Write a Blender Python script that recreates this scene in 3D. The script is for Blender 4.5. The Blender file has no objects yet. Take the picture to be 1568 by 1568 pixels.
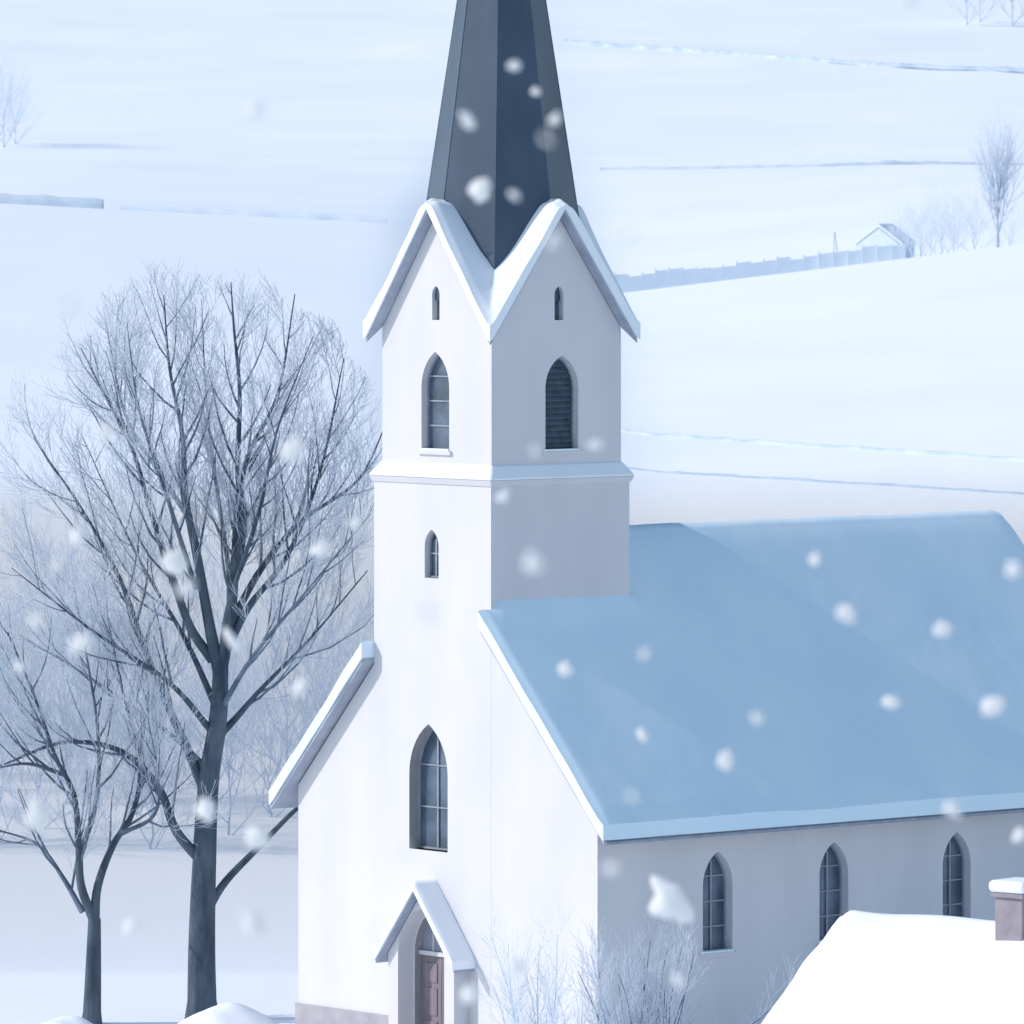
import bpy, bmesh, math, random
from mathutils import Vector, noise, Matrix
random.seed(7)
sc = bpy.context.scene
H = 22.3; F = 10800.0
A = math.radians(49.6)

# ------------------------------------------------------------------ materials
def nmat(name, c1, c2=None, scale=3.0, rough=0.8, bump=0.0, bscale=20.0, detail=5.0, stretch=(1,1,1), spec=0.3, contrast=(0.35,0.65), dist=0.05):
    m = bpy.data.materials.new(name); m.use_nodes = True
    nt = m.node_tree; b = nt.nodes['Principled BSDF']
    b.inputs['Roughness'].default_value = rough
    b.inputs['Specular IOR Level'].default_value = spec
    c2 = c2 or c1
    tc = nt.nodes.new('ShaderNodeTexCoord'); mp = nt.nodes.new('ShaderNodeMapping')
    mp.inputs['Scale'].default_value = stretch
    nt.links.new(tc.outputs['Object'], mp.inputs['Vector'])
    n = nt.nodes.new('ShaderNodeTexNoise'); n.inputs['Scale'].default_value = scale; n.inputs['Detail'].default_value = detail
    nt.links.new(mp.outputs['Vector'], n.inputs['Vector'])
    r = nt.nodes.new('ShaderNodeValToRGB')
    r.color_ramp.elements[0].position = contrast[0]; r.color_ramp.elements[1].position = contrast[1]
    r.color_ramp.elements[0].color = (*c1, 1); r.color_ramp.elements[1].color = (*c2, 1)
    nt.links.new(n.outputs['Fac'], r.inputs['Fac']); nt.links.new(r.outputs['Color'], b.inputs['Base Color'])
    if bump > 0:
        n2 = nt.nodes.new('ShaderNodeTexNoise'); n2.inputs['Scale'].default_value = bscale; n2.inputs['Detail'].default_value = 4
        nt.links.new(mp.outputs['Vector'], n2.inputs['Vector'])
        bp = nt.nodes.new('ShaderNodeBump'); bp.inputs['Strength'].default_value = bump; bp.inputs['Distance'].default_value = dist
        nt.links.new(n2.outputs['Fac'], bp.inputs['Height']); nt.links.new(bp.outputs['Normal'], b.inputs['Normal'])
    return m

M_snow  = nmat('snow', (0.86,0.91,0.97),(0.91,0.94,0.98), 0.6, 0.9, 0.2, 3.0, spec=0.1)
M_snowr = nmat('shade_blue_roof_snow', (0.71,0.87,0.99),(0.78,0.91,0.99), 0.35, 0.9, 0.2, 2.0, spec=0.1)  # blue of skylit shade tinted into the nave roof snow
M_snowg = nmat('snow_ground', (0.88,0.925,0.975),(0.93,0.96,0.99), 0.05, 0.95, 0.2, 0.5, spec=0.05)
M_wall  = nmat('plaster', (0.64,0.635,0.67),(0.70,0.69,0.72), 0.5, 0.85, 0.12, 8.0, stretch=(1,1,0.35))
M_plinth= nmat('plinth_stone', (0.36,0.35,0.40),(0.43,0.42,0.46), 2.0, 0.9, 0.3, 12.0)
M_slate = nmat('spire_slate', (0.036,0.066,0.112),(0.058,0.094,0.148), 0.8, 0.42, stretch=(1,1,0.5), spec=0.5)
M_roofu = nmat('roof_boards', (0.34,0.38,0.46),(0.42,0.46,0.54), 2.0, 0.8, 0.2, 10.0)
M_glass = nmat('window_glass', (0.05,0.08,0.12),(0.12,0.17,0.24), 1.2, 0.25, spec=0.6)
M_frame = nmat('window_frame', (0.26,0.30,0.37),(0.34,0.38,0.45), 4.0, 0.6)
M_louv  = nmat('louvre', (0.05,0.08,0.11),(0.08,0.12,0.16), 5.0, 0.6)
M_door  = nmat('door_wood', (0.20,0.17,0.20),(0.27,0.23,0.26), 3.0, 0.6, 0.2, 8.0, stretch=(4,4,0.4))
M_brick = nmat('chimney_render', (0.27,0.245,0.28),(0.34,0.31,0.35), 3.0, 0.9, 0.3, 12.0)
M_bark  = nmat('bark', (0.045,0.070,0.10),(0.11,0.145,0.19), 2.5, 0.9, 0.6, 14.0, stretch=(1,1,0.3))
M_branch= nmat('branch', (0.08,0.115,0.17),(0.18,0.23,0.30), 1.5, 0.9)
M_twig  = nmat('frosted_twig', (0.44,0.52,0.63),(0.64,0.71,0.81), 0.5, 0.9)  # hoarfrost, with the crown's haze added as extra paleness
M_hazeA = nmat('haze_pale_bark', (0.36,0.45,0.57),(0.44,0.53,0.66), 0.8, 0.95)  # distance haze painted in as a pale blue bark colour
M_hazeM = nmat('haze_blue_twig', (0.38,0.50,0.69),(0.52,0.63,0.80), 0.3, 0.95)  # thicket twigs tinted blue to stand for haze
M_hazeB = nmat('haze_pale_twig', (0.52,0.61,0.74),(0.62,0.70,0.81), 0.8, 0.95)  # far branches and hedge paled in colour for distance haze
M_hazeC = nmat('haze_frost_twig', (0.66,0.75,0.87),(0.74,0.81,0.91), 0.8, 0.95)  # air haze put into the colour; frost on the near shrubs
M_hazeD = nmat('haze_frost_wood', (0.76,0.84,0.94),(0.82,0.89,0.97), 0.8, 0.95)  # far wood and walls washed out by painted haze; frost on near shrubs
M_line  = nmat('field_edge_grass', (0.42,0.52,0.68),(0.58,0.67,0.80), 0.5, 0.9)
M_flake = nmat('snowflake', (0.95,0.95,0.95),(0.97,0.97,0.97), 3.0, 0.9, spec=0.1)
nt=M_flake.node_tree; tr=nt.nodes.new('ShaderNodeBsdfTranslucent'); tr.inputs[0].default_value=(0.97,0.97,0.97,1)
mx=nt.nodes.new('ShaderNodeMixShader'); mx.inputs[0].default_value=0.45
nt.links.new(nt.nodes['Principled BSDF'].outputs[0],mx.inputs[1]); nt.links.new(tr.outputs[0],mx.inputs[2]); nt.links.new(mx.outputs[0],nt.nodes['Material Output'].inputs[0])

# ------------------------------------------------------------------ helpers
def mkobj(name, verts, faces, mats, parent=None, smooth=False, fm=None, flat=None):
    me = bpy.data.meshes.new(name)
    me.from_pydata([tuple(v) for v in verts], [], faces)
    if not isinstance(mats, (list, tuple)): mats = [mats]
    for m in mats: me.materials.append(m)
    if fm: me.polygons.foreach_set('material_index', fm)
    if smooth:
        sm=[True]*len(me.polygons)
        if flat:
            for i in flat: sm[i]=False
        me.polygons.foreach_set('use_smooth', sm)
    me.update()
    bm = bmesh.new(); bm.from_mesh(me); bmesh.ops.recalc_face_normals(bm, faces=bm.faces); bm.to_mesh(me); bm.free()
    if flat:
        bm = bmesh.new(); bm.from_mesh(me)
        for e in bm.edges:
            if len(e.link_faces)==2 and e.link_faces[0].smooth!=e.link_faces[1].smooth: e.smooth=False
        bm.to_mesh(me); bm.free()
    o = bpy.data.objects.new(name, me); sc.collection.objects.link(o)
    if parent: o.parent = parent
    return o
def empty(name, loc, rz=0):
    e = bpy.data.objects.new(name, None); sc.collection.objects.link(e)
    e.location = loc; e.rotation_euler = (0,0,rz); e.empty_display_size = 0.5
    return e
def box(name, x0,x1,y0,y1,z0,z1, mat, parent=None, bev=0.0):
    v=[(x0,y0,z0),(x1,y0,z0),(x1,y1,z0),(x0,y1,z0),(x0,y0,z1),(x1,y0,z1),(x1,y1,z1),(x0,y1,z1)]
    f=[(0,3,2,1),(4,5,6,7),(0,1,5,4),(1,2,6,5),(2,3,7,6),(3,0,4,7)]
    o=mkobj(name,v,f,mat,parent)
    if bev>0:
        b=o.modifiers.new('b','BEVEL'); b.width=bev; b.segments=2
    return o
def lin(a,b,n): return [a+(b-a)*i/(n-1) for i in range(n)]
def hf(name, xs, ys, top, bot, mask, mat, parent=None, smooth=True, jit=None):
    nx,ny=len(xs),len(ys); vt={}; verts=[]; faces=[]; flat=[]
    cell=lambda i,j: 0<=i<nx-1 and 0<=j<ny-1 and mask((xs[i]+xs[i+1])/2,(ys[j]+ys[j+1])/2)
    def gv(i,j,k):
        key=(i,j,k)
        if key not in vt:
            x,y=xs[i],ys[j]; z=top(x,y) if k else bot(x,y)
            if jit:
                dx,dy=jit(x,y,k); x+=dx; y+=dy
            vt[key]=len(verts); verts.append((x,y,z))
        return vt[key]
    for i in range(nx-1):
        for j in range(ny-1):
            if not cell(i,j): continue
            faces.append((gv(i,j,1),gv(i+1,j,1),gv(i+1,j+1,1),gv(i,j+1,1)))
            faces.append((gv(i,j,0),gv(i,j+1,0),gv(i+1,j+1,0),gv(i+1,j,0)))
            for (di,dj,a,b) in ((-1,0,(i,j),(i,j+1)),(1,0,(i+1,j),(i+1,j+1)),(0,-1,(i,j),(i+1,j)),(0,1,(i,j+1),(i+1,j+1))):
                if not cell(i+di,j+dj):
                    flat.append(len(faces)); faces.append((gv(*a,0),gv(*b,0),gv(*b,1),gv(*a,1)))
    return mkobj(name,verts,faces,mat,parent,smooth,None,flat if smooth else None)
def rnd(d,e):
    t=max(0.0,min(1.0,d/e)); return math.sqrt(max(0,1-(1-t)**2))
def N(x,y,z=0,s=1.0): return noise.noise(Vector((x*s,y*s,z)))

def arch(w,zb,zs,zt,n=10):
    h=w/2; ht=zt-zs; R=(ht*ht+h*h)/(2*h); pts=[(-h,zb),(h,zb)]
    th=math.acos(max(-1,min(1,(R-h)/R)))
    for i in range(n+1):
        a=th*i/n; pts.append((h-R+R*math.cos(a), zs+R*math.sin(a)))
    for i in range(n-1,-1,-1):
        a=th*i/n; pts.append((-(h-R+R*math.cos(a)), zs+R*math.sin(a)))
    return pts
def mapper(face,pos,c):
    if face=='front': return lambda a,d,z:(c+a,pos+d,z)
    return lambda a,d,z:(pos-d,c+a,z)
def prism(name,pts,m,d0,d1,mat,parent):
    n=len(pts); v=[m(a,d0,z) for a,z in pts]+[m(a,d1,z) for a,z in pts]
    f=[tuple(range(n)),tuple(range(2*n-1,n-1,-1))]+[(i,(i+1)%n,n+(i+1)%n,n+i) for i in range(n)]
    return mkobj(name,v,f,mat,parent)
def ring(name,po,pi,m,d0,d1,mat,parent):
    n=len(po); v=[m(a,d0,z) for a,z in po]+[m(a,d0,z) for a,z in pi]+[m(a,d1,z) for a,z in po]+[m(a,d1,z) for a,z in pi]
    f=[]
    for i in range(n):
        j=(i+1)%n
        f+=[(i,j,n+j,n+i),(2*n+i,3*n+i,3*n+j,2*n+j),(n+i,n+j,3*n+j,3*n+i),(i,2*n+i,2*n+j,j)]
    return mkobj(name,v,f,mat,parent)
def mbox(name,m,a0,a1,d0,d1,z0,z1,mat,parent):
    v=[m(a0,d0,z0),m(a1,d0,z0),m(a1,d1,z0),m(a0,d1,z0),m(a0,d0,z1),m(a1,d0,z1),m(a1,d1,z1),m(a0,d1,z1)]
    f=[(0,3,2,1),(4,5,6,7),(0,1,5,4),(1,2,6,5),(2,3,7,6),(3,0,4,7)]
    return mkobj(name,v,f,mat,parent)
CUT={}
def window(face,pos,c,w,zb,zs,zt,depth,style,bodies,parent,sill=True):
    m=mapper(face,pos,c); pts=arch(w,zb,zs,zt)
    for b in bodies: CUT.setdefault(b,[]).append((pts,m,depth))
    prism('window_pane',pts,m,depth-0.04,depth-0.012,M_glass if style!='louvre' else M_louv,parent)
    if style!='slit':
        k=(w-0.10)/w
        inn=[(a*k,(z-zb)*(1-0.10/(zt-zb))+zb+0.05) for a,z in pts]
        ring('window_frame',pts,inn,m,depth-0.10,depth-0.045,M_frame,parent)
    def hwz(z,mg):
        if z<=zs: return w/2-mg
        return (w/2)*math.sqrt(max(0,1-((z-zs)/(zt-zs))**1.5))-mg
    if style in('bars','hbars'):
        if style=='bars': mbox('mullion',m,-0.025,0.025,depth-0.085,depth-0.05,zb+0.06,zt-0.25,M_frame,parent)
        nb=max(2,int((zt-zb)/(1.05 if w>1.3 else 0.62)))
        for i in range(1,nb):
            z=zb+(zt-zb)*i/nb; hw=hwz(z,0.05)
            if hw>0.05: mbox('glazing_bar',m,-hw,hw,depth-0.075,depth-0.048,z-0.018,z+0.018,M_frame,parent)
    if style=='louvre':
        z=zb+0.08; vs=[];fs=[]
        while z<zt-0.25:
            hw=hwz(z,0.05); b=len(vs)
            vs+=[m(-hw,depth-0.10,z),m(hw,depth-0.10,z),m(hw,depth-0.05,z+0.09),m(-hw,depth-0.05,z+0.09),
                 m(-hw,depth-0.10,z+0.025),m(hw,depth-0.10,z+0.025),m(hw,depth-0.05,z+0.115),m(-hw,depth-0.05,z+0.115)]
            fs+=[tuple(b+q for q in t) for t in ((0,1,2,3),(4,5,6,7),(0,1,5,4),(1,2,6,5),(2,3,7,6),(3,0,4,7))]
            z+=0.15
        mkobj('louvre_slats',vs,fs,M_louv,parent)
    if sill:
        mbox('window_sill',m,-w/2-0.10,w/2+0.10,-0.07,depth-0.05,zb-0.10,zb-0.002,M_wall,parent)
        mbox('sill_snow',m,-w/2-0.08,w/2+0.0,-0.05,depth-0.14,zb,zb+0.05,M_snow,parent)
def docut(o,key):
    for pts,m,d in CUT.get(key,[]):
        bm=bmesh.new(); bm.from_mesh(o.data); bmesh.ops.triangulate(bm,faces=bm.faces); bm.to_mesh(o.data); bm.free()
        n=len(pts)
        v=[m(a,-1.2,z) for a,z in pts]+[m(a,d,z) for a,z in pts]
        f=[tuple(range(n)),tuple(range(2*n-1,n-1,-1))]+[(i,(i+1)%n,n+(i+1)%n,n+i) for i in range(n)]
        c=mkobj('cutter',v,f,M_wall,o.parent)
        md=o.modifiers.new('cut','BOOLEAN'); md.operation='DIFFERENCE'; md.solver='EXACT'; md.object=c
        bpy.context.view_layer.update()
        dg=bpy.context.evaluated_depsgraph_get()
        me=bpy.data.meshes.new_from_object(o.evaluated_get(dg)); o.modifiers.clear(); o.data=me
        bpy.data.objects.remove(c)

# ------------------------------------------------------------------ church
ch = empty('church',(-0.533,180,0),-A)
UL,UR,VB = -7.87,4.13,19.6
UC=(UL+UR)/2; RZ=13.30; SL=1.06
zr=lambda u,v=0: RZ-SL*abs(u-UC)
hw=(UR-UL)/2
def gprism(name,u0,u1,v0,v1,ze,za,mat,parent,z0=-0.3):
    uc=(u0+u1)/2
    p=[(u0,z0),(u1,z0),(u1,ze),(uc,za),(u0,ze)]
    v=[(a,v0,z) for a,z in p]+[(a,v1,z) for a,z in p]
    f=[(0,1,2,3,4),(9,8,7,6,5)]+[(i,(i+1)%5,5+(i+1)%5,5+i) for i in range(5)]
    return mkobj(name,v,f,mat,parent)
nave=gprism('nave_walls',UL,UR,0,VB,RZ-0.17-SL*hw,RZ-0.17,M_wall,ch)
TW=4.71; TF=-0.004
tower=box('tower_shaft',-TW,0,TF,4.70,-0.3,15.0,M_wall,ch)
cu,cv=-2.355,2.345; bh=2.2; AP=21.98; BS=1.36; rh=2.5
za=AP-0.13; zc=za-BS*bh
B=[(cu-bh,cv-bh),(cu+bh,cv-bh),(cu+bh,cv+bh),(cu-bh,cv+bh)]
v=[(x,y,15.0) for x,y in B]+[(x,y,zc) for x,y in B]+[(cu,cv-bh,za),(cu+bh,cv,za),(cu,cv+bh,za),(cu-bh,cv,za),(cu,cv,za)]
f=[(0,1,5,8,4),(1,2,6,9,5),(2,3,7,10,6),(3,0,4,11,7),(3,2,1,0)]
for k in range(4):
    a=4+k; g=8+k; b=4+(k+1)%4
    f+=[(a,g,12),(g,b,12)]
belfry=mkobj('belfry_walls',v,f,M_wall,ch)

window('front',cv-bh,-2.40,1.12,15.73,17.35,18.28,0.28,'hbars',['belfry'],ch)
window('side',cu+bh,2.52,1.12,15.73,17.35,18.18,0.28,'louvre',['belfry'],ch)
window('front',cv-bh,-2.38,0.30,19.1,19.75,19.98,0.22,'slit',['belfry'],ch,False)
window('side',cu+bh,2.42,0.30,19.1,19.75,19.98,0.22,'slit',['belfry'],ch,False)
window('front',TF,-2.37,0.56,12.45,13.25,13.70,0.24,'bars',['tower','nave'],ch,False)
window('front',TF,-2.50,1.55,5.42,7.35,8.68,0.40,'bars',['tower','nave'],ch,False)
for vv in (4.06,8.1,12.5,16.6):
    window('side',UR,vv,1.02,3.05,4.75,5.62,0.34,'bars',['nave'],ch)
PC=-2.2
m=mapper('front',TF,PC)
dpts=arch(1.7,-0.2,2.75,3.95)
for b in ('tower','nave'): CUT.setdefault(b,[]).append((dpts,m,0.30))
docut(belfry,'belfry'); docut(tower,'tower'); docut(nave,'nave')
mbox('door_leaf_left',m,-0.84,-0.012,0.20,0.28,0.0,2.68,M_door,ch)
mbox('door_leaf_right',m,0.012,0.84,0.20,0.28,0.0,2.68,M_door,ch)
for s in (-1,1):
    for z0,z1 in ((0.25,1.0),(1.15,1.85),(2.0,2.5)):
        mbox('door_panel',m,s*0.43-0.26,s*0.43+0.26,0.17,0.199,z0,z1,M_door,ch)
mbox('door_transom',m,-0.85,0.85,0.14,0.288,2.69,2.80,M_wall,ch)
fan=[(a*0.97,z) for a,z in arch(1.7,2.81,2.83,3.93)]
prism('fanlight',fan,m,0.24,0.28,M_frame,ch)
for s in (-0.35,0,0.35):
    mbox('fanlight_bar',m,s-0.02,s+0.02,0.20,0.238,2.81,3.85-abs(s)*1.4,M_wall,ch)
# porch
pw=1.32; pd=-0.50; PZ=4.46; PS=1.22
porch=gprism('porch_walls',PC-pw,PC+pw,pd,TF-0.002,PZ-0.11-PS*pw,PZ-0.11,M_wall,ch)
CUT['porch']=[(arch(1.86,-0.5,2.75,3.98),mapper('front',pd,PC),0.6)]
docut(porch,'porch')
pr=1.58
zp=lambda u,v: PZ-PS*abs(u-PC)
hf('porch_roof',lin(PC-pr,PC+pr,9),lin(-0.72,TF-0.002,4),zp,lambda u,v:zp(u,v)-0.07,lambda a,b:True,M_roofu,ch,False)
def psn(u,v):
    d=min(v+0.78,u-(PC-pr),(PC+pr)-u); return zp(u,v)+0.01+0.25*rnd(d+0.07,0.17)+0.02*N(u,v,3,2)
hf('porch_roof_snow',lin(PC-pr,PC+pr,41),lin(-0.78,TF-0.002,16),psn,lambda u,v:zp(u,v)+0.004,lambda a,b:True,M_snow,ch)
def plin(n,x0,x1,y0,y1): return box(n,x0,x1,y0,y1,-0.3,1.02,M_plinth,ch,0.02)
plin('plinth_front_left',UL-0.06,PC-pw-0.01,-0.075,0.05)
plin('plinth_front_right',PC+pw+0.01,UR+0.06,-0.075,0.05)
plin('plinth_side',UR-0.04,UR+0.06,0.052,VB)
for i in range(3):
    box('door_step',PC-1.5,PC+1.5,pd-0.35*(3-i),pd-0.35*(2-i)-(0.01 if i==2 else 0),-0.3,-0.05+0.05*i,M_plinth,ch)
# nave roof
EO=0.69; VO=0.37
R0,R1=UL-EO,UR+EO
xs=sorted(set([round(x,4) for x in lin(R0,-TW,30)+lin(-TW,UC,16)+lin(UC,0,12)+lin(0,R1,36)]))
ys=sorted(set([round(x,4) for x in lin(-VO,-0.02,8)+lin(-0.02,4.7,18)+lin(4.7,VB+VO,50)]))
def rmask(u,v): return not(-TW-0.005<u<0.005 and v<4.69)
hf('nave_roof',xs,ys,zr,lambda u,v:zr(u)-0.10,rmask,M_roofu,ch,False)
def rsn(u,v):
    d=min(v+VO,VB+VO-v,u-R0,R1-u)
    if v<0: d=min(d,max(u,-TW-u)+0.05)
    ridge=-0.14*math.exp(-((u-UC)/0.35)**2)
    wall=0.0
    if 0<=v<4.75 and u>=0: wall=0.16*math.exp(-(u/0.35)**2)
    return zr(u)+0.01+0.48*rnd(d+0.18,0.45)+0.04*N(u,v,1,0.35)+0.02*N(u,v,8,1.5)+ridge+wall
def rj(u,v,k):
    dx=dy=0
    if abs(u-R1)<1e-3: dx=0.05+0.07*N(u,v,2,0.8)
    if abs(u-R0)<1e-3: dx=-0.05-0.05*N(u,v,2,0.8)
    if abs(v+VO)<1e-3: dy=-0.07+0.03*N(u,v,5,1.2)
    return dx,dy
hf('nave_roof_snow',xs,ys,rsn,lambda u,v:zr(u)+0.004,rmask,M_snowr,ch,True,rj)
def slopeboard(name,u0,u1,vf,vb_,zf,off,th):
    v=[(u0,vf,zf(u0)-off),(u1,vf,zf(u1)-off),(u1,vf,zf(u1)-off-th),(u0,vf,zf(u0)-off-th)]
    v+=[(a,vb_,z) for a,_,z in v]
    return mkobj(name,v,[(0,1,2,3),(7,6,5,4),(0,4,5,1),(1,5,6,2),(2,6,7,3),(3,7,4,0)],M_roofu,ch)
slopeboard('barge_board_right',0.03,R1,-VO-0.02,-VO-0.003,zr,0.0,0.11)
slopeboard('barge_board_left',R0,-TW-0.03,-VO-0.02,-VO-0.003,zr,0.0,0.11)
box('gutter',R1-0.04,R1+0.06,-VO,VB+VO,zr(R1)-0.12,zr(R1)-0.03,M_frame,ch,0.03)
def ringbox(name,e0,e1,z0,z1,mat):
    P=lambda e:[(-TW-e,TF-e),(e,TF-e),(e,4.70+e),(-TW-e,4.70+e)]
    v=[(x,y,z0) for x,y in P(e0)]+[(x,y,z1) for x,y in P(e1)]
    f=[(3,2,1,0),(4,5,6,7)]+[(i,(i+1)%4,4+(i+1)%4,4+i) for i in range(4)]
    return mkobj(name,v,f,mat,ch)
ringbox('cornice_moulding',0.03,0.09,14.88,15.03,M_wall)
o=ringbox('cornice_snow',0.14,-0.12,15.034,15.42,M_snow)
b=o.modifiers.new('b','BEVEL'); b.width=0.07; b.segments=3
zb=lambda u,v: AP-BS*min(abs(u-cu),abs(v-cv))
g=lin(-rh,rh,101)
hf('belfry_roof',[cu+t for t in g],[cv+t for t in g],zb,lambda u,v:zb(u,v)-0.10,lambda a,b:True,M_roofu,ch,False)
def bsn(u,v):
    a,b_=abs(u-cu),abs(v-cv); d=rh-max(a,b_)
    k=0.22; mn=min(a,b_); sm=-k*math.log(math.exp(-a/k)+math.exp(-b_/k))
    ridge=-0.20*math.exp(-(mn/0.17)**2)
    return AP-BS*(0.5*mn+0.5*sm)+0.01+0.54*rnd(d+0.13,0.33)+0.10*N(u,v,4,1.2)+ridge-0.10
def bj(u,v,k):
    dx=dy=0
    if abs(abs(u-cu)-rh)<1e-3: dx=math.copysign(0.06,u-cu)
    if abs(abs(v-cv)-rh)<1e-3: dy=math.copysign(0.06,v-cv)
    return dx,dy
hf('belfry_roof_snow',[cu+t for t in g],[cv+t for t in g],lambda u,v:max(bsn(u,v),zb(u,v)+0.01),lambda u,v:zb(u,v)+0.004,lambda a,b:True,M_snow,ch,True,bj)
TIP=34.9
def spireR(z): return (TIP-z)*1.93/12.6
v=[];f=[]
lv=[19.6,20.87,22.3,25,28,31,TIP-0.15]
for z in lv:
    for k in range(8):
        a=math.radians(45*k); r=spireR(z)
        if k%2==0: r=min(r,2.15)
        v.append((cu+r*math.cos(a),cv+r*math.sin(a),z))
for i in range(len(lv)-1):
    for k in range(8): f.append((i*8+k,i*8+(k+1)%8,(i+1)*8+(k+1)%8,(i+1)*8+k))
f.append(tuple(range((len(lv)-1)*8,len(lv)*8))); f.append(tuple(range(8)))
sp=mkobj('spire',v,f,M_slate,ch)
vs=[];fs=[]
for k in range(8):
    a=math.radians(45*k); c=Vector((math.cos(a),math.sin(a),0)); t=Vector((-math.sin(a),math.cos(a),0)); b0=len(vs)
    for z in (21.5 if k%2==0 else 19.7,TIP-0.2):
        p=Vector((cu,cv,z))+c*(spireR(z)+0.003)
        vs+=[p+t*0.02-c*0.015,p+c*0.012,p-t*0.02-c*0.015]
    fs+=[(b0,b0+1,b0+4,b0+3),(b0+1,b0+2,b0+5,b0+4),(b0+2,b0,b0+3,b0+5)]
mkobj('spire_arris_rolls',vs,fs,M_slate,ch)
bpy.ops.mesh.primitive_uv_sphere_add(radius=0.22,location=(cu,cv,TIP+0.1)); o=bpy.context.object; o.name='finial'; o.parent=ch; o.data.materials.append(M_slate)

# ------------------------------------------------------------------ terrain
def pl(x,P):
    if x<=P[0][0]: return P[0][1]
    for (a,b),(c,d) in zip(P,P[1:]):
        if x<=c:
            t=(x-a)/(c-a); return b+(d-b)*t
    return P[-1][1]
def sst(a,b,x):
    t=max(0,min(1,(x-a)/(b-a))); return t*t*(3-2*t)
def crest(X):
    l=pl(X,[(-200,23.5),(-35,21.8),(0,20.0),(10,20)]); r=pl(X,[(-10,14),(7.6,15.7),(35,19.0),(80,22),(200,26)])
    t=sst(-9,8,X); return l*(1-t)+r*t
def gz(X,Y):
    zc_=crest(X)
    if Y<215: z=0
    elif Y<480:
        t=(Y-215)/265; z=zc_*(0.25*t*t+0.75*t)
    else: z=zc_
    if Y>480:
        dip=1.1*sst(-5,10,X)+0.7*(1-sst(-5,10,X))
        zf=pl(Y,[(480,zc_),(500,zc_+0.4),(700,29.5),(900,48),(1200,75),(2600,230)])
        z=zf-dip*sst(480,490,Y)
    am=sst(200,260,Y)
    z+=am*(0.5*N(X,Y,0,0.015)+0.08*N(X,Y,3,0.06))*(1-0.7*math.exp(-((Y-480)/25)**2))
    if Y>520: z+=1.0*N(X,Y,9,0.006)*sst(520,700,Y)
    z+=0.02*N(X,Y,5,0.3)
    if 500<Y<1000:
        z+=0.35*sst(-3,3,Y-(610+0.5*X))-0.35*sst(3,90,Y-(610+0.5*X))
        z+=0.5*sst(-3,3,Y-(800-0.6*X))-0.5*sst(3,90,Y-(800-0.6*X))
    return z
xs=lin(-1500,-200,14)+lin(-180,-64,30)+lin(-60,60,81)+lin(64,180,30)+lin(200,1500,14)
ys=lin(-300,170,12)+lin(175,560,193)+lin(565,1000,60)+lin(1020,2600,30)
verts=[(x,y,gz(x,y)) for y in ys for x in xs]; nx=len(xs)
faces=[(j*nx+i,j*nx+i+1,(j+1)*nx+i+1,(j+1)*nx+i) for j in range(len(ys)-1) for i in range(nx-1)]
mkobj('snowy_ground',verts,faces,M_snowg,None,True)

# ground mist lying in the hollow behind the church
M_mist=bpy.data.materials.new('mist'); M_mist.use_nodes=True
nt=M_mist.node_tree; nt.nodes.clear(); out=nt.nodes.new('ShaderNodeOutputMaterial'); vol=nt.nodes.new('ShaderNodeVolumeScatter')
vol.inputs['Density'].default_value=0.011; vol.inputs['Color'].default_value=(0.72,0.88,1.0,1); vol.inputs['Anisotropy'].default_value=0.1
nt.links.new(vol.outputs[0],out.inputs['Volume'])
box('mist',-120,120,202,330,-3,9.5,M_mist)

# ------------------------------------------------------------------ trees
class TB:
    def __init__(s): s.v=[];s.f=[];s.m=[]
    def tube(s,P,R,n,mat):
        b=len(s.v)
        for i,p in enumerate(P):
            d=(P[min(i+1,len(P)-1)]-P[max(i-1,0)]).normalized()
            ref=Vector((0,1,0)) if abs(d.y)<0.9 else Vector((1,0,0))
            a=d.cross(ref).normalized(); c=d.cross(a)
            for k in range(n):
                t=2*math.pi*k/n; s.v.append(p+a*(R[i]*math.cos(t))+c*(R[i]*math.sin(t)))
        for i in range(len(P)-1):
            for k in range(n):
                s.f.append((b+i*n+k,b+i*n+(k+1)%n,b+(i+1)*n+(k+1)%n,b+(i+1)*n+k)); s.m.append(mat)
def cr(P,sub=4):
    out=[]
    Q=[P[0]*2-P[1]]+P+[P[-1]*2-P[-2]]
    for i in range(1,len(Q)-2):
        for k in range(sub):
            t=k/sub; p0,p1,p2,p3=Q[i-1],Q[i],Q[i+1],Q[i+2]
            out.append(0.5*((2*p1)+(p2-p0)*t+(2*p0-5*p1+4*p2-p3)*t*t+(3*p1-p0-3*p2+p3)*t**3))
    out.append(P[-1]); return out
def rv(): return Vector((random.uniform(-1,1),random.uniform(-1,1),random.uniform(-1,1)))
LV={1:dict(sp=0.52,L=(1.5,3.4),sides=4,mat=1),2:dict(sp=0.26,L=(0.8,1.8),sides=3,mat=2),3:dict(sp=0.12,L=(0.35,0.95),sides=3,mat=2)}
LRAD={1:0.042,2:0.012,3:0.0070}
def grow(tb,p,d,L,r,level,env,maxl,k=1.0,up=0.16):
    n=5 if level<3 else 3; P=[p.copy()]
    for i in range(n):
        d=(d+rv()*0.13+Vector((0,0,up))).normalized(); q=P[-1]+d*(L/n)
        if env and not env(q): break
        P.append(q)
    if len(P)<2: return
    R=[max(0.006*k,r*(1-0.75*i/(len(P)-1))) for i in range(len(P))]
    tb.tube(P,R,LV[level]['sides'],LV[level]['mat'])
    kids(tb,P,R,level+1,env,maxl,k,0.12,up)
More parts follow.
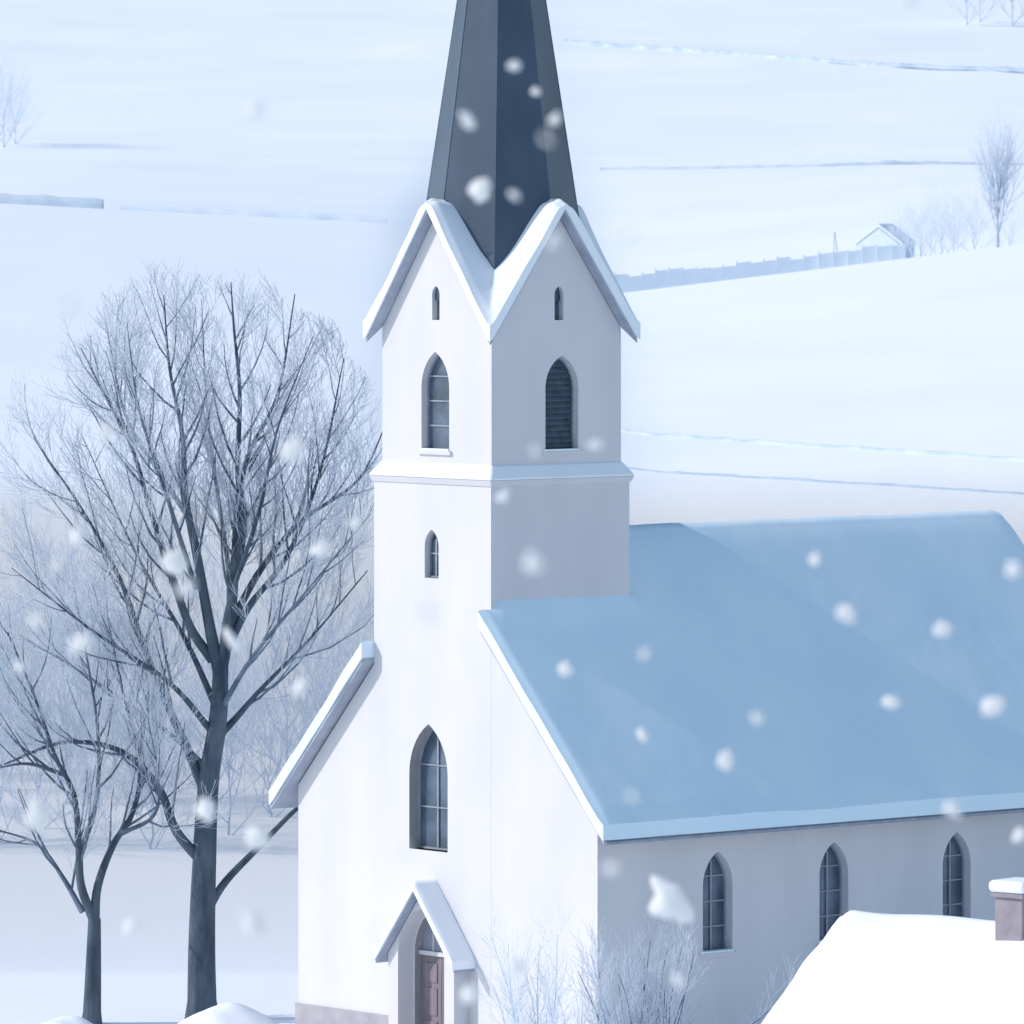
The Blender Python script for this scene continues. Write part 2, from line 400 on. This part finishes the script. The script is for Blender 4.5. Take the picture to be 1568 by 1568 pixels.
def kids(tb,P,R,level,env,maxl,k,t0=0.2,up=0.16):
    if level>maxl: return
    tot=sum((P[i+1]-P[i]).length for i in range(len(P)-1)); sp=LV[level]['sp']*k
    s=tot*t0+random.random()*sp
    while s<tot:
        acc=0
        for i in range(len(P)-1):
            l=(P[i+1]-P[i]).length
            if acc+l>=s: break
            acc+=l
        t=(s-acc)/max(l,1e-6); p=P[i].lerp(P[i+1],min(t,1)); ax=(P[i+1]-P[i]).normalized()
        side=rv(); side=(side-ax*side.dot(ax)).normalized()
        ang=math.radians(random.uniform(22,50))
        d=ax*math.cos(ang)+side*math.sin(ang)
        a,b=LV[level]['L']; L=random.uniform(a,b)*k*(1.1-0.4*s/tot)
        grow(tb,p,d,L,min(R[i]*0.6,LRAD[level]*k),level,env,maxl,k,up)
        s+=sp*random.uniform(0.6,1.4)
def finish(tb,name,loc,mats):
    o=mkobj(name,tb.v,tb.f,mats,None,True,tb.m); o.location=loc; return o
TY=191.0; S=TY/F
def limbs(tb,base,defs,env,maxl,k=1.0):
    bx,by=base
    for pts,r0,r1,yd in defs:
        P=[Vector(((x-bx)*S,0,(by-y)*S)) for x,y in pts]
        L0=(P[-1]-P[0]).length
        for i,q in enumerate(P): q.y = yd*(q-P[0]).length/max(L0,0.1)+ (0.1*random.uniform(-1,1) if i else 0)
        P=cr(P,5); n=len(P)
        R=[r0+(r1-r0)*(i/(n-1))**0.85 for i in range(n)]
        if r0>0.25:
            R[0]*=1.35;R[1]*=1.18
        tb.tube(P,R,10 if r0>0.12 else 6,0 if r0>0.09 else 1)
        if r0<0.25: kids(tb,P,R,1,env,maxl,k,0.18)
big=[([(310,1585),(309,1450),(313,1320),(319,1200),(334,1100),(338,1020)],0.42,0.21,0),
 ([(338,1025),(352,950),(360,850),(364,760),(382,690),(425,600),(450,450)],0.19,0.014,1.0),
 ([(338,1040),(322,960),(303,850),(286,760),(281,660),(262,560),(254,450)],0.19,0.014,-1.2),
 ([(356,900),(374,800),(366,720),(370,600),(362,500),(358,430)],0.13,0.014,-2.0),
 ([(317,1220),(292,1160),(255,1080),(218,990),(182,890),(120,780),(50,680)],0.16,0.014,1.5),
 ([(326,1010),(292,960),(265,880),(236,790),(205,680),(165,600),(130,530)],0.15,0.014,-1.8),
 ([(311,1320),(270,1270),(242,1200),(185,1145),(100,1132),(10,1165)],0.16,0.03,-1.0),
 ([(316,1395),(345,1350),(395,1300),(440,1255),(500,1200),(560,1120)],0.13,0.03,2.5),
 ([(332,1130),(365,1095),(400,1055),(470,985),(560,880)],0.12,0.014,2.5),
 ([(350,960),(400,870),(460,800),(545,740),(590,650)],0.12,0.014,3.0),
 ([(342,1005),(380,930),(440,850),(490,720),(525,550)],0.13,0.014,1.0),
 ([(288,790),(250,735),(190,640),(165,540),(155,490)],0.08,0.010,2.0),
 ([(340,1020),(350,900),(330,760),(310,620),(300,460)],0.10,0.010,3.5),
 ([(338,1030),(350,930),(400,780),(430,650),(485,510)],0.10,0.010,-3.5),
 ([(330,1080),(280,980),(200,850),(110,670)],0.10,0.010,4.0),
 ([(325,1120),(260,1040),(150,960),(30,860)],0.10,0.010,-3.0),
 ([(322,1180),(250,1120),(140,1050),(15,980)],0.09,0.010,3.0),
 ([(330,1100),(390,1000),(480,890),(570,780)],0.09,0.010,-2.5),
 ([(300,900),(260,760),(220,620),(205,490)],0.08,0.010,-3.5)]
def env_big(q):
    x=q.x*56.5+310; y=1560-q.z*56.5
    return ((x-290)/340)**2+((y-830)/(430 if y<830 else 460))**2+(q.y/5.5)**2<1.0+0.25*noise.noise(q*0.5)
tb=TB(); limbs(tb,(310,1560),big,env_big,3)
finish(tb,'bare_tree',((310-784)*S,TY,0.0),[M_bark,M_branch,M_twig])
small=[([(143,1585),(146,1480),(148,1400)],0.27,0.17,0),
 ([(148,1405),(128,1350),(125,1290),(118,1210),(90,1150),(60,1060),(20,960)],0.14,0.02,-1.0),
 ([(148,1405),(153,1350),(175,1290),(205,1240),(215,1170),(190,1060),(165,950)],0.14,0.02,1.0),
 ([(127,1300),(150,1220),(150,1120),(130,1000),(110,900)],0.09,0.01,2.0),
 ([(130,1390),(100,1340),(60,1290),(0,1270)],0.09,0.02,0.8),
 ([(100,1180),(50,1160),(0,1165)],0.07,0.02,-1.5),
 ([(190,1270),(240,1240),(250,1180),(235,1090)],0.07,0.01,-2.0)]
tb=TB(); limbs(tb,(143,1560),small,None,3,0.9)
finish(tb,'bare_tree',((143-784)*S,TY-1.0,0.0),[M_bark,M_branch,M_twig])
LV[1]['sp']=0.45; LV[3]['sp']=0.15; LRAD[3]=0.010; LRAD[2]=0.014; LV[2]['sp']=0.24; LRAD[1]=0.034
def gtree(tb,base,h,spread,k=1.0,maxl=2,nl=9,r=0.2,trunk=0.3):
    base=Vector(base); T=[base+Vector((N(i,h,2,1)*0.3,0,h*0.62*i/6)) for i in range(7)]
    R=[r*(1-0.7*i/6) for i in range(7)]; tb.tube(T,R,6,0)
    for i in range(nl):
        t=trunk+(1-trunk)*i/(nl-1); p=T[min(5,int(t*6))].lerp(T[min(6,int(t*6)+1)],(t*6)%1)
        a=i*2.4+random.random(); out=Vector((math.cos(a),math.sin(a),0))
        L=h*0.55; P=[p]
        d=(out*spread+Vector((0,0,0.6+t*0.9))).normalized()
        for q in range(6):
            d=(d+rv()*0.12+Vector((0,0,0.13))).normalized(); P.append(P[-1]+d*L/6)
        RR=[r*0.45*(1-0.8*q/6) for q in range(7)]
        tb.tube(P,RR,4,1); kids(tb,P,RR,1,None,maxl,k,0.15)
tb=TB()
for i in range(32):
    x=-24+i*0.74+random.uniform(-0.8,0.8); Y=random.uniform(228,268); h=random.uniform(2.5,6.0)
    gtree(tb,(x,Y,gz(x,Y)-0.2),h,0.9,1.1,2,8,0.05,0.02)
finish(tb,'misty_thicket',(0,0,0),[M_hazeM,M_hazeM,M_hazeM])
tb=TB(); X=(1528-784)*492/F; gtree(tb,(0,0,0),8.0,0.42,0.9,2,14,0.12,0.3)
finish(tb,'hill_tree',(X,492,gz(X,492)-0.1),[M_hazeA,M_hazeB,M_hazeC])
tb=TB()
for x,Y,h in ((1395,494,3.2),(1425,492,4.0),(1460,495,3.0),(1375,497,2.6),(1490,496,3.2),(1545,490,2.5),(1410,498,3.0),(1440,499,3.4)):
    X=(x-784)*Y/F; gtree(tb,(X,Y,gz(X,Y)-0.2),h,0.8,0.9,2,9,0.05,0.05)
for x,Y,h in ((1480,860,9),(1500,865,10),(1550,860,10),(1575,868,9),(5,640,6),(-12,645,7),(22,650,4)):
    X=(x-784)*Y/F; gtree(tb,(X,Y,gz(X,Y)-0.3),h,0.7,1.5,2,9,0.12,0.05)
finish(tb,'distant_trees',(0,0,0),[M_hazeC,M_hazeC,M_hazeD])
def shrub(name,x,Y,h,n,mats,k=0.6,sp=0.5):
    tb=TB()
    for i in range(n):
        a=random.random()*6.28; P=[Vector((0.25*math.cos(a),0.25*math.sin(a),0))]
        d=Vector((math.cos(a)*sp*random.random(),math.sin(a)*sp*random.random(),1)).normalized(); L=h*random.uniform(0.65,0.95)
        for q in range(6):
            d=(d+rv()*0.10).normalized(); P.append(P[-1]+d*L/6)
        RR=[0.03*(1-0.75*q/6) for q in range(7)]
        tb.tube(P,RR,4,0 if i%2 else 1); kids(tb,P,RR,2,None,3,k,0.3)
    finish(tb,name,((x-784)*Y/F,Y,0),mats)
shrub('frosted_shrub',985,168,5.0,28,[M_branch,M_hazeA,M_twig],0.72,0.6)
shrub('frosted_shrub',822,170,5.0,10,[M_hazeC,M_hazeC,M_hazeD],0.72,0.4)
shrub('frosted_shrub',905,169,3.6,8,[M_hazeC,M_hazeC,M_hazeD],0.72,0.6)

# ------------------------------------------------------------------ fences / hedges
def hill_line(name,pts,h,post,mat,rail=True,gap=2.0):
    vs=[];fs=[]
    def bx(c0,c1,z0,z1,w):
        d=(c1-c0); d.z=0; d.normalize(); n=Vector((-d.y,d.x,0))*w; b=len(vs)
        for (c,dz) in ((c0,z0),(c1,z0),(c1,z1),(c0,z1)):
            vs.append(c+Vector((0,0,dz))+n); vs.append(c+Vector((0,0,dz))-n)
        fs.extend([(b,b+2,b+4,b+6),(b+1,b+7,b+5,b+3),(b,b+1,b+3,b+2),(b+4,b+5,b+7,b+6),(b,b+6,b+7,b+1),(b+2,b+3,b+5,b+4)])
    W=[]
    for (x0,y0),(x1,y1) in zip(pts,pts[1:]):
        n=max(2,int(math.hypot(x1-x0,y1-y0)/gap))
        for i in range(n):
            t=i/n; X=x0+(x1-x0)*t; Y=y0+(y1-y0)*t; W.append(Vector((X,Y,gz(X,Y))))
    for a,b in zip(W,W[1:]):
        d=(b-a).normalized(); j=random.uniform(-0.12,0.12)*h
        if post: bx(a,a+d*post,-0.3,h+j,post/2)
        if rail:
            for q in rail: bx(a,b,q[0],q[1]+j,0.02)
    return mkobj(name,vs,fs,mat,None)
hill_line('hill_fence',[(7,483),(20,484),(28,484)],1.35,0.10,M_hazeD,[(-0.3,1.2)],0.9)
def hedge(name,pts,h,w,mat,rg=1.0):
    vs=[];fs=[];W=[]
    for (x0,y0),(x1,y1) in zip(pts,pts[1:]):
        n=int(math.hypot(x1-x0,y1-y0)/0.6)
        for i in range(n):
            t=i/n; X=x0+(x1-x0)*t; Y=y0+(y1-y0)*t; W.append((X,Y,gz(X,Y)))
    for i,(X,Y,Z) in enumerate(W):
        hh=h*(1+rg*(0.4*N(X,Y,2,0.5)+0.3*N(X,Y,4,2.0))); ww=w*(1+0.4*N(X,Y,6,0.7))
        for a in range(7):
            t=math.pi*a/6; vs.append((X+0.1*N(X,a,1,3),Y+ww*math.cos(t),Z-0.03+hh*math.sin(t)*(1+0.2*rg*N(X,a,3,2))))
    for i in range(len(W)-1):
        for a in range(6): fs.append((i*7+a,i*7+a+1,(i+1)*7+a+1,(i+1)*7+a))
    return mkobj(name,vs,fs,mat,None,True)
hedge('hedgerow',[(5,388),(16,371),(27,357),(36,347)],0.20,0.15,M_line,0.8)
hedge('hedgerow',[(5,366),(16,353),(26,342),(36,333)],0.14,0.12,M_hazeA,0.8)
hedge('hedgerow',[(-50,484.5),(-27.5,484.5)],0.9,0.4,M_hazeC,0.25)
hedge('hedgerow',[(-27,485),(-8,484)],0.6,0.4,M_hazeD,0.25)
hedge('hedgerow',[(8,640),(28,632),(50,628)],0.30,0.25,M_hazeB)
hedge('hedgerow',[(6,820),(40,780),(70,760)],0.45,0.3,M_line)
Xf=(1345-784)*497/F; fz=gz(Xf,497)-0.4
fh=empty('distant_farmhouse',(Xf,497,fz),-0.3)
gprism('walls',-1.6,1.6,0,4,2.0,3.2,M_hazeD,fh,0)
hf('roof_snow',lin(-1.75,1.75,9),lin(-0.03,4.03,3),lambda u,v:3.5-0.75*abs(u),lambda u,v:3.25-0.75*abs(u),lambda a,b:True,M_snow,fh,False)
box('door',-0.4,0.4,-0.04,-0.003,0,1.9,M_hazeC,fh)
Y=486; X=(1276-784)*Y/F; tb=TB(); tb.tube([Vector((0,0,-0.3)),Vector((0.05,0,2.9))],[0.06,0.04],6,0); tb.tube([Vector((0.5,0,-0.3)),Vector((0.1,0,2.9))],[0.05,0.04],6,0)
finish(tb,'wooden_post',(X,Y,gz(X,Y)),[M_hazeC])

# ------------------------------------------------------------------ foreground house
hs=empty('snow_covered_house',(7.03,150,0),math.radians(-40))
HZ=6.98; HS=0.764; HL=13.0; HO=4.4
zh=lambda x,y: HZ-HS*abs(y)
p=[(-3.9,-0.3),(3.9,-0.3),(3.9,HZ-0.17-HS*3.9),(0,HZ-0.17),(-3.9,HZ-0.17-HS*3.9)]
v=[(0.4,a,z) for a,z in p]+[(HL-0.4,a,z) for a,z in p]
mkobj('walls',v,[(0,1,2,3,4),(9,8,7,6,5)]+[(i,(i+1)%5,5+(i+1)%5,5+i) for i in range(5)],M_wall,hs)
hf('roof',lin(0,HL,14),lin(-HO,HO,9),zh,lambda x,y:zh(x,y)-0.16,lambda a,b:True,M_roofu,hs,False)
def hsn(x,y):
    d=min(x,HL-x,y+HO,HO-y); return zh(x,y)+0.01+0.30*rnd(d+0.012,0.35)+0.10*N(x,y,11,0.5)-0.14*math.exp(-(y/0.3)**2)
hf('roof_snow',lin(-0.05,HL+0.05,100),lin(-HO-0.06,HO+0.06,81),hsn,lambda x,y:zh(x,y)+0.004,lambda a,b:True,M_snow,hs,True,
   lambda x,y,k:((0.14*N(x,y,4,1.1)) if x<0.1 else 0,0))
for xx in (2.5,5.5,8.5,11):
    box('window_pane',xx-0.45,xx+0.45,-3.95,-3.903,1.2,2.5,M_glass,hs)
    box('window_frame',xx-0.03,xx+0.03,-3.99,-3.952,1.2,2.5,M_frame,hs)
box('door',6.5,7.4,-3.96,-3.903,-0.2,2.0,M_door,hs)
c=empty('chimney',(0,0,0)); c.parent=hs
box('chimney_stack',4.45,5.15,-0.62,0.14,5.6,7.72,M_brick,c,0.02)
box('chimney_cap',4.38,5.22,-0.69,0.21,7.722,7.82,M_brick,c,0.02)
o=box('chimney_snow',4.33,5.27,-0.74,0.26,7.824,8.08,M_snow,c,0.11); o.modifiers['b'].segments=4

def mound(name,X,Y,rx,ry,h):
    g=lin(-1,1,31); vs=[]
    for b in g:
        for a in g:
            r=math.hypot(a,b); z=h*max(0,1-r*r)**1.5*(1+0.3*N(a*2,b*2,X,1))-0.05
            vs.append((X+a*rx,Y+b*ry,gz(X,Y)+z))
    fs=[(j*31+i,j*31+i+1,(j+1)*31+i+1,(j+1)*31+i) for j in range(30) for i in range(30)]
    mkobj(name,vs,fs,M_snow,None,True)
mound('snow_mound',-7.6,188.5,1.8,1.5,0.70)
mound('snow_mound',-11.9,188.3,1.2,1.2,0.42)

# ------------------------------------------------------------------ falling snow
fl=[(716,184,13),(737,290,15),(788,100,10),(850,182,9),(820,140,8),(788,300,8),(769,760,9),(818,860,14),(266,860,20),(163,660,16),(1296,940,16),(1442,963,12),(1520,1080,21),(1025,1380,27),(984,1125,9),(865,1025,10),(1160,1100,9),(1112,1163,13),(1365,1076,11),(57,1250,17),(203,1420,18),(120,820,14),(285,900,12),(390,1415,16),(447,690,15),(492,840,15),(1248,855,9),(1460,1240,13),(987,1000,8),(125,985,15),(968,1218,7),(1552,873,13),(315,1240,14),(355,980,15),(820,690,8),(912,680,9),(460,1050,15),(55,950,11),(30,1020,13),(395,1285,16),(1040,1500,9),(790,1480,16),(720,1520,16),(1560,1280,12),(543,800,9),(85,865,10)]
fv=[];ff=[]
bm=bmesh.new(); bmesh.ops.create_icosphere(bm,subdivisions=3,radius=1.0)
bm.verts.index_update(); iv=[v.co.copy() for v in bm.verts]; ifc=[tuple(v.index for v in f.verts) for f in bm.faces]; bm.free()
def flake(X,Y,Z,r):
    b=len(fv); o=random.random()*50
    sx,sz=random.uniform(0.65,1.15),random.uniform(0.7,1.3); tilt=random.uniform(-0.5,0.5)
    for c in iv:
        k=1+0.6*noise.noise(c*1.2+Vector((o,0,0)))+0.25*noise.noise(c*3.5+Vector((o,3,0))); fv.append((X+(c.x*sx+tilt*c.z)*r*k,Y+c.y*r*k*0.6,Z+c.z*r*k*sz))
    ff.extend([tuple(b+i for i in t) for t in ifc])
for i,(x,y,r) in enumerate(fl):
    Y=random.uniform(24,42) if r<15 else random.uniform(30,46)
    flake((x-784)*Y/F,Y,H-(y-300)*Y/F,r*0.95*Y/F)
for i in range(16):
    Y=random.uniform(15,28); X=random.uniform(-0.08,0.08)*Y; Z=H+random.uniform(-0.125,0.03)*Y
    flake(X,Y,Z,random.uniform(7,11)*Y/F)
mkobj('falling_snow',fv,ff,M_flake,None,True)

# ------------------------------------------------------------------ light
el=math.radians(34); hd=Vector((-0.998,-0.061,0)).normalized()
sd=Vector((hd.x*math.cos(el),hd.y*math.cos(el),math.sin(el)))
w=bpy.data.worlds.new('World'); sc.world=w; w.use_nodes=True
nt=w.node_tree; bg=nt.nodes['Background']; sky=nt.nodes.new('ShaderNodeTexSky'); sky.sky_type='NISHITA'; sky.sun_disc=False
sky.sun_elevation=el; sky.sun_rotation=math.atan2(hd.x,hd.y); sky.dust_density=0.8; sky.air_density=1.6; sky.ozone_density=4.0
nt.links.new(sky.outputs[0],bg.inputs[0]); bg.inputs[1].default_value=0.15
L=bpy.data.lights.new('sun','SUN'); L.energy=2.9; L.angle=math.radians(0.6); L.color=(1,0.92,0.86)
lo=bpy.data.objects.new('sun',L); sc.collection.objects.link(lo); lo.rotation_euler=sd.to_track_quat('Z','Y').to_euler(); lo.location=(-60,60,60)

cam=bpy.data.cameras.new('camera'); co=bpy.data.objects.new('camera',cam); sc.collection.objects.link(co)
co.location=(0,0,H); co.rotation_euler=(math.radians(90),0,0)
cam.sensor_width=36; cam.lens=F/1568*36; cam.shift_y=-(784-300)/1568
cam.clip_start=1; cam.clip_end=6000
cam.dof.use_dof=True; cam.dof.focus_distance=180; cam.dof.aperture_fstop=3.4
sc.camera=co
sc.view_settings.view_transform='Standard'; sc.view_settings.look='None'; sc.view_settings.exposure=0
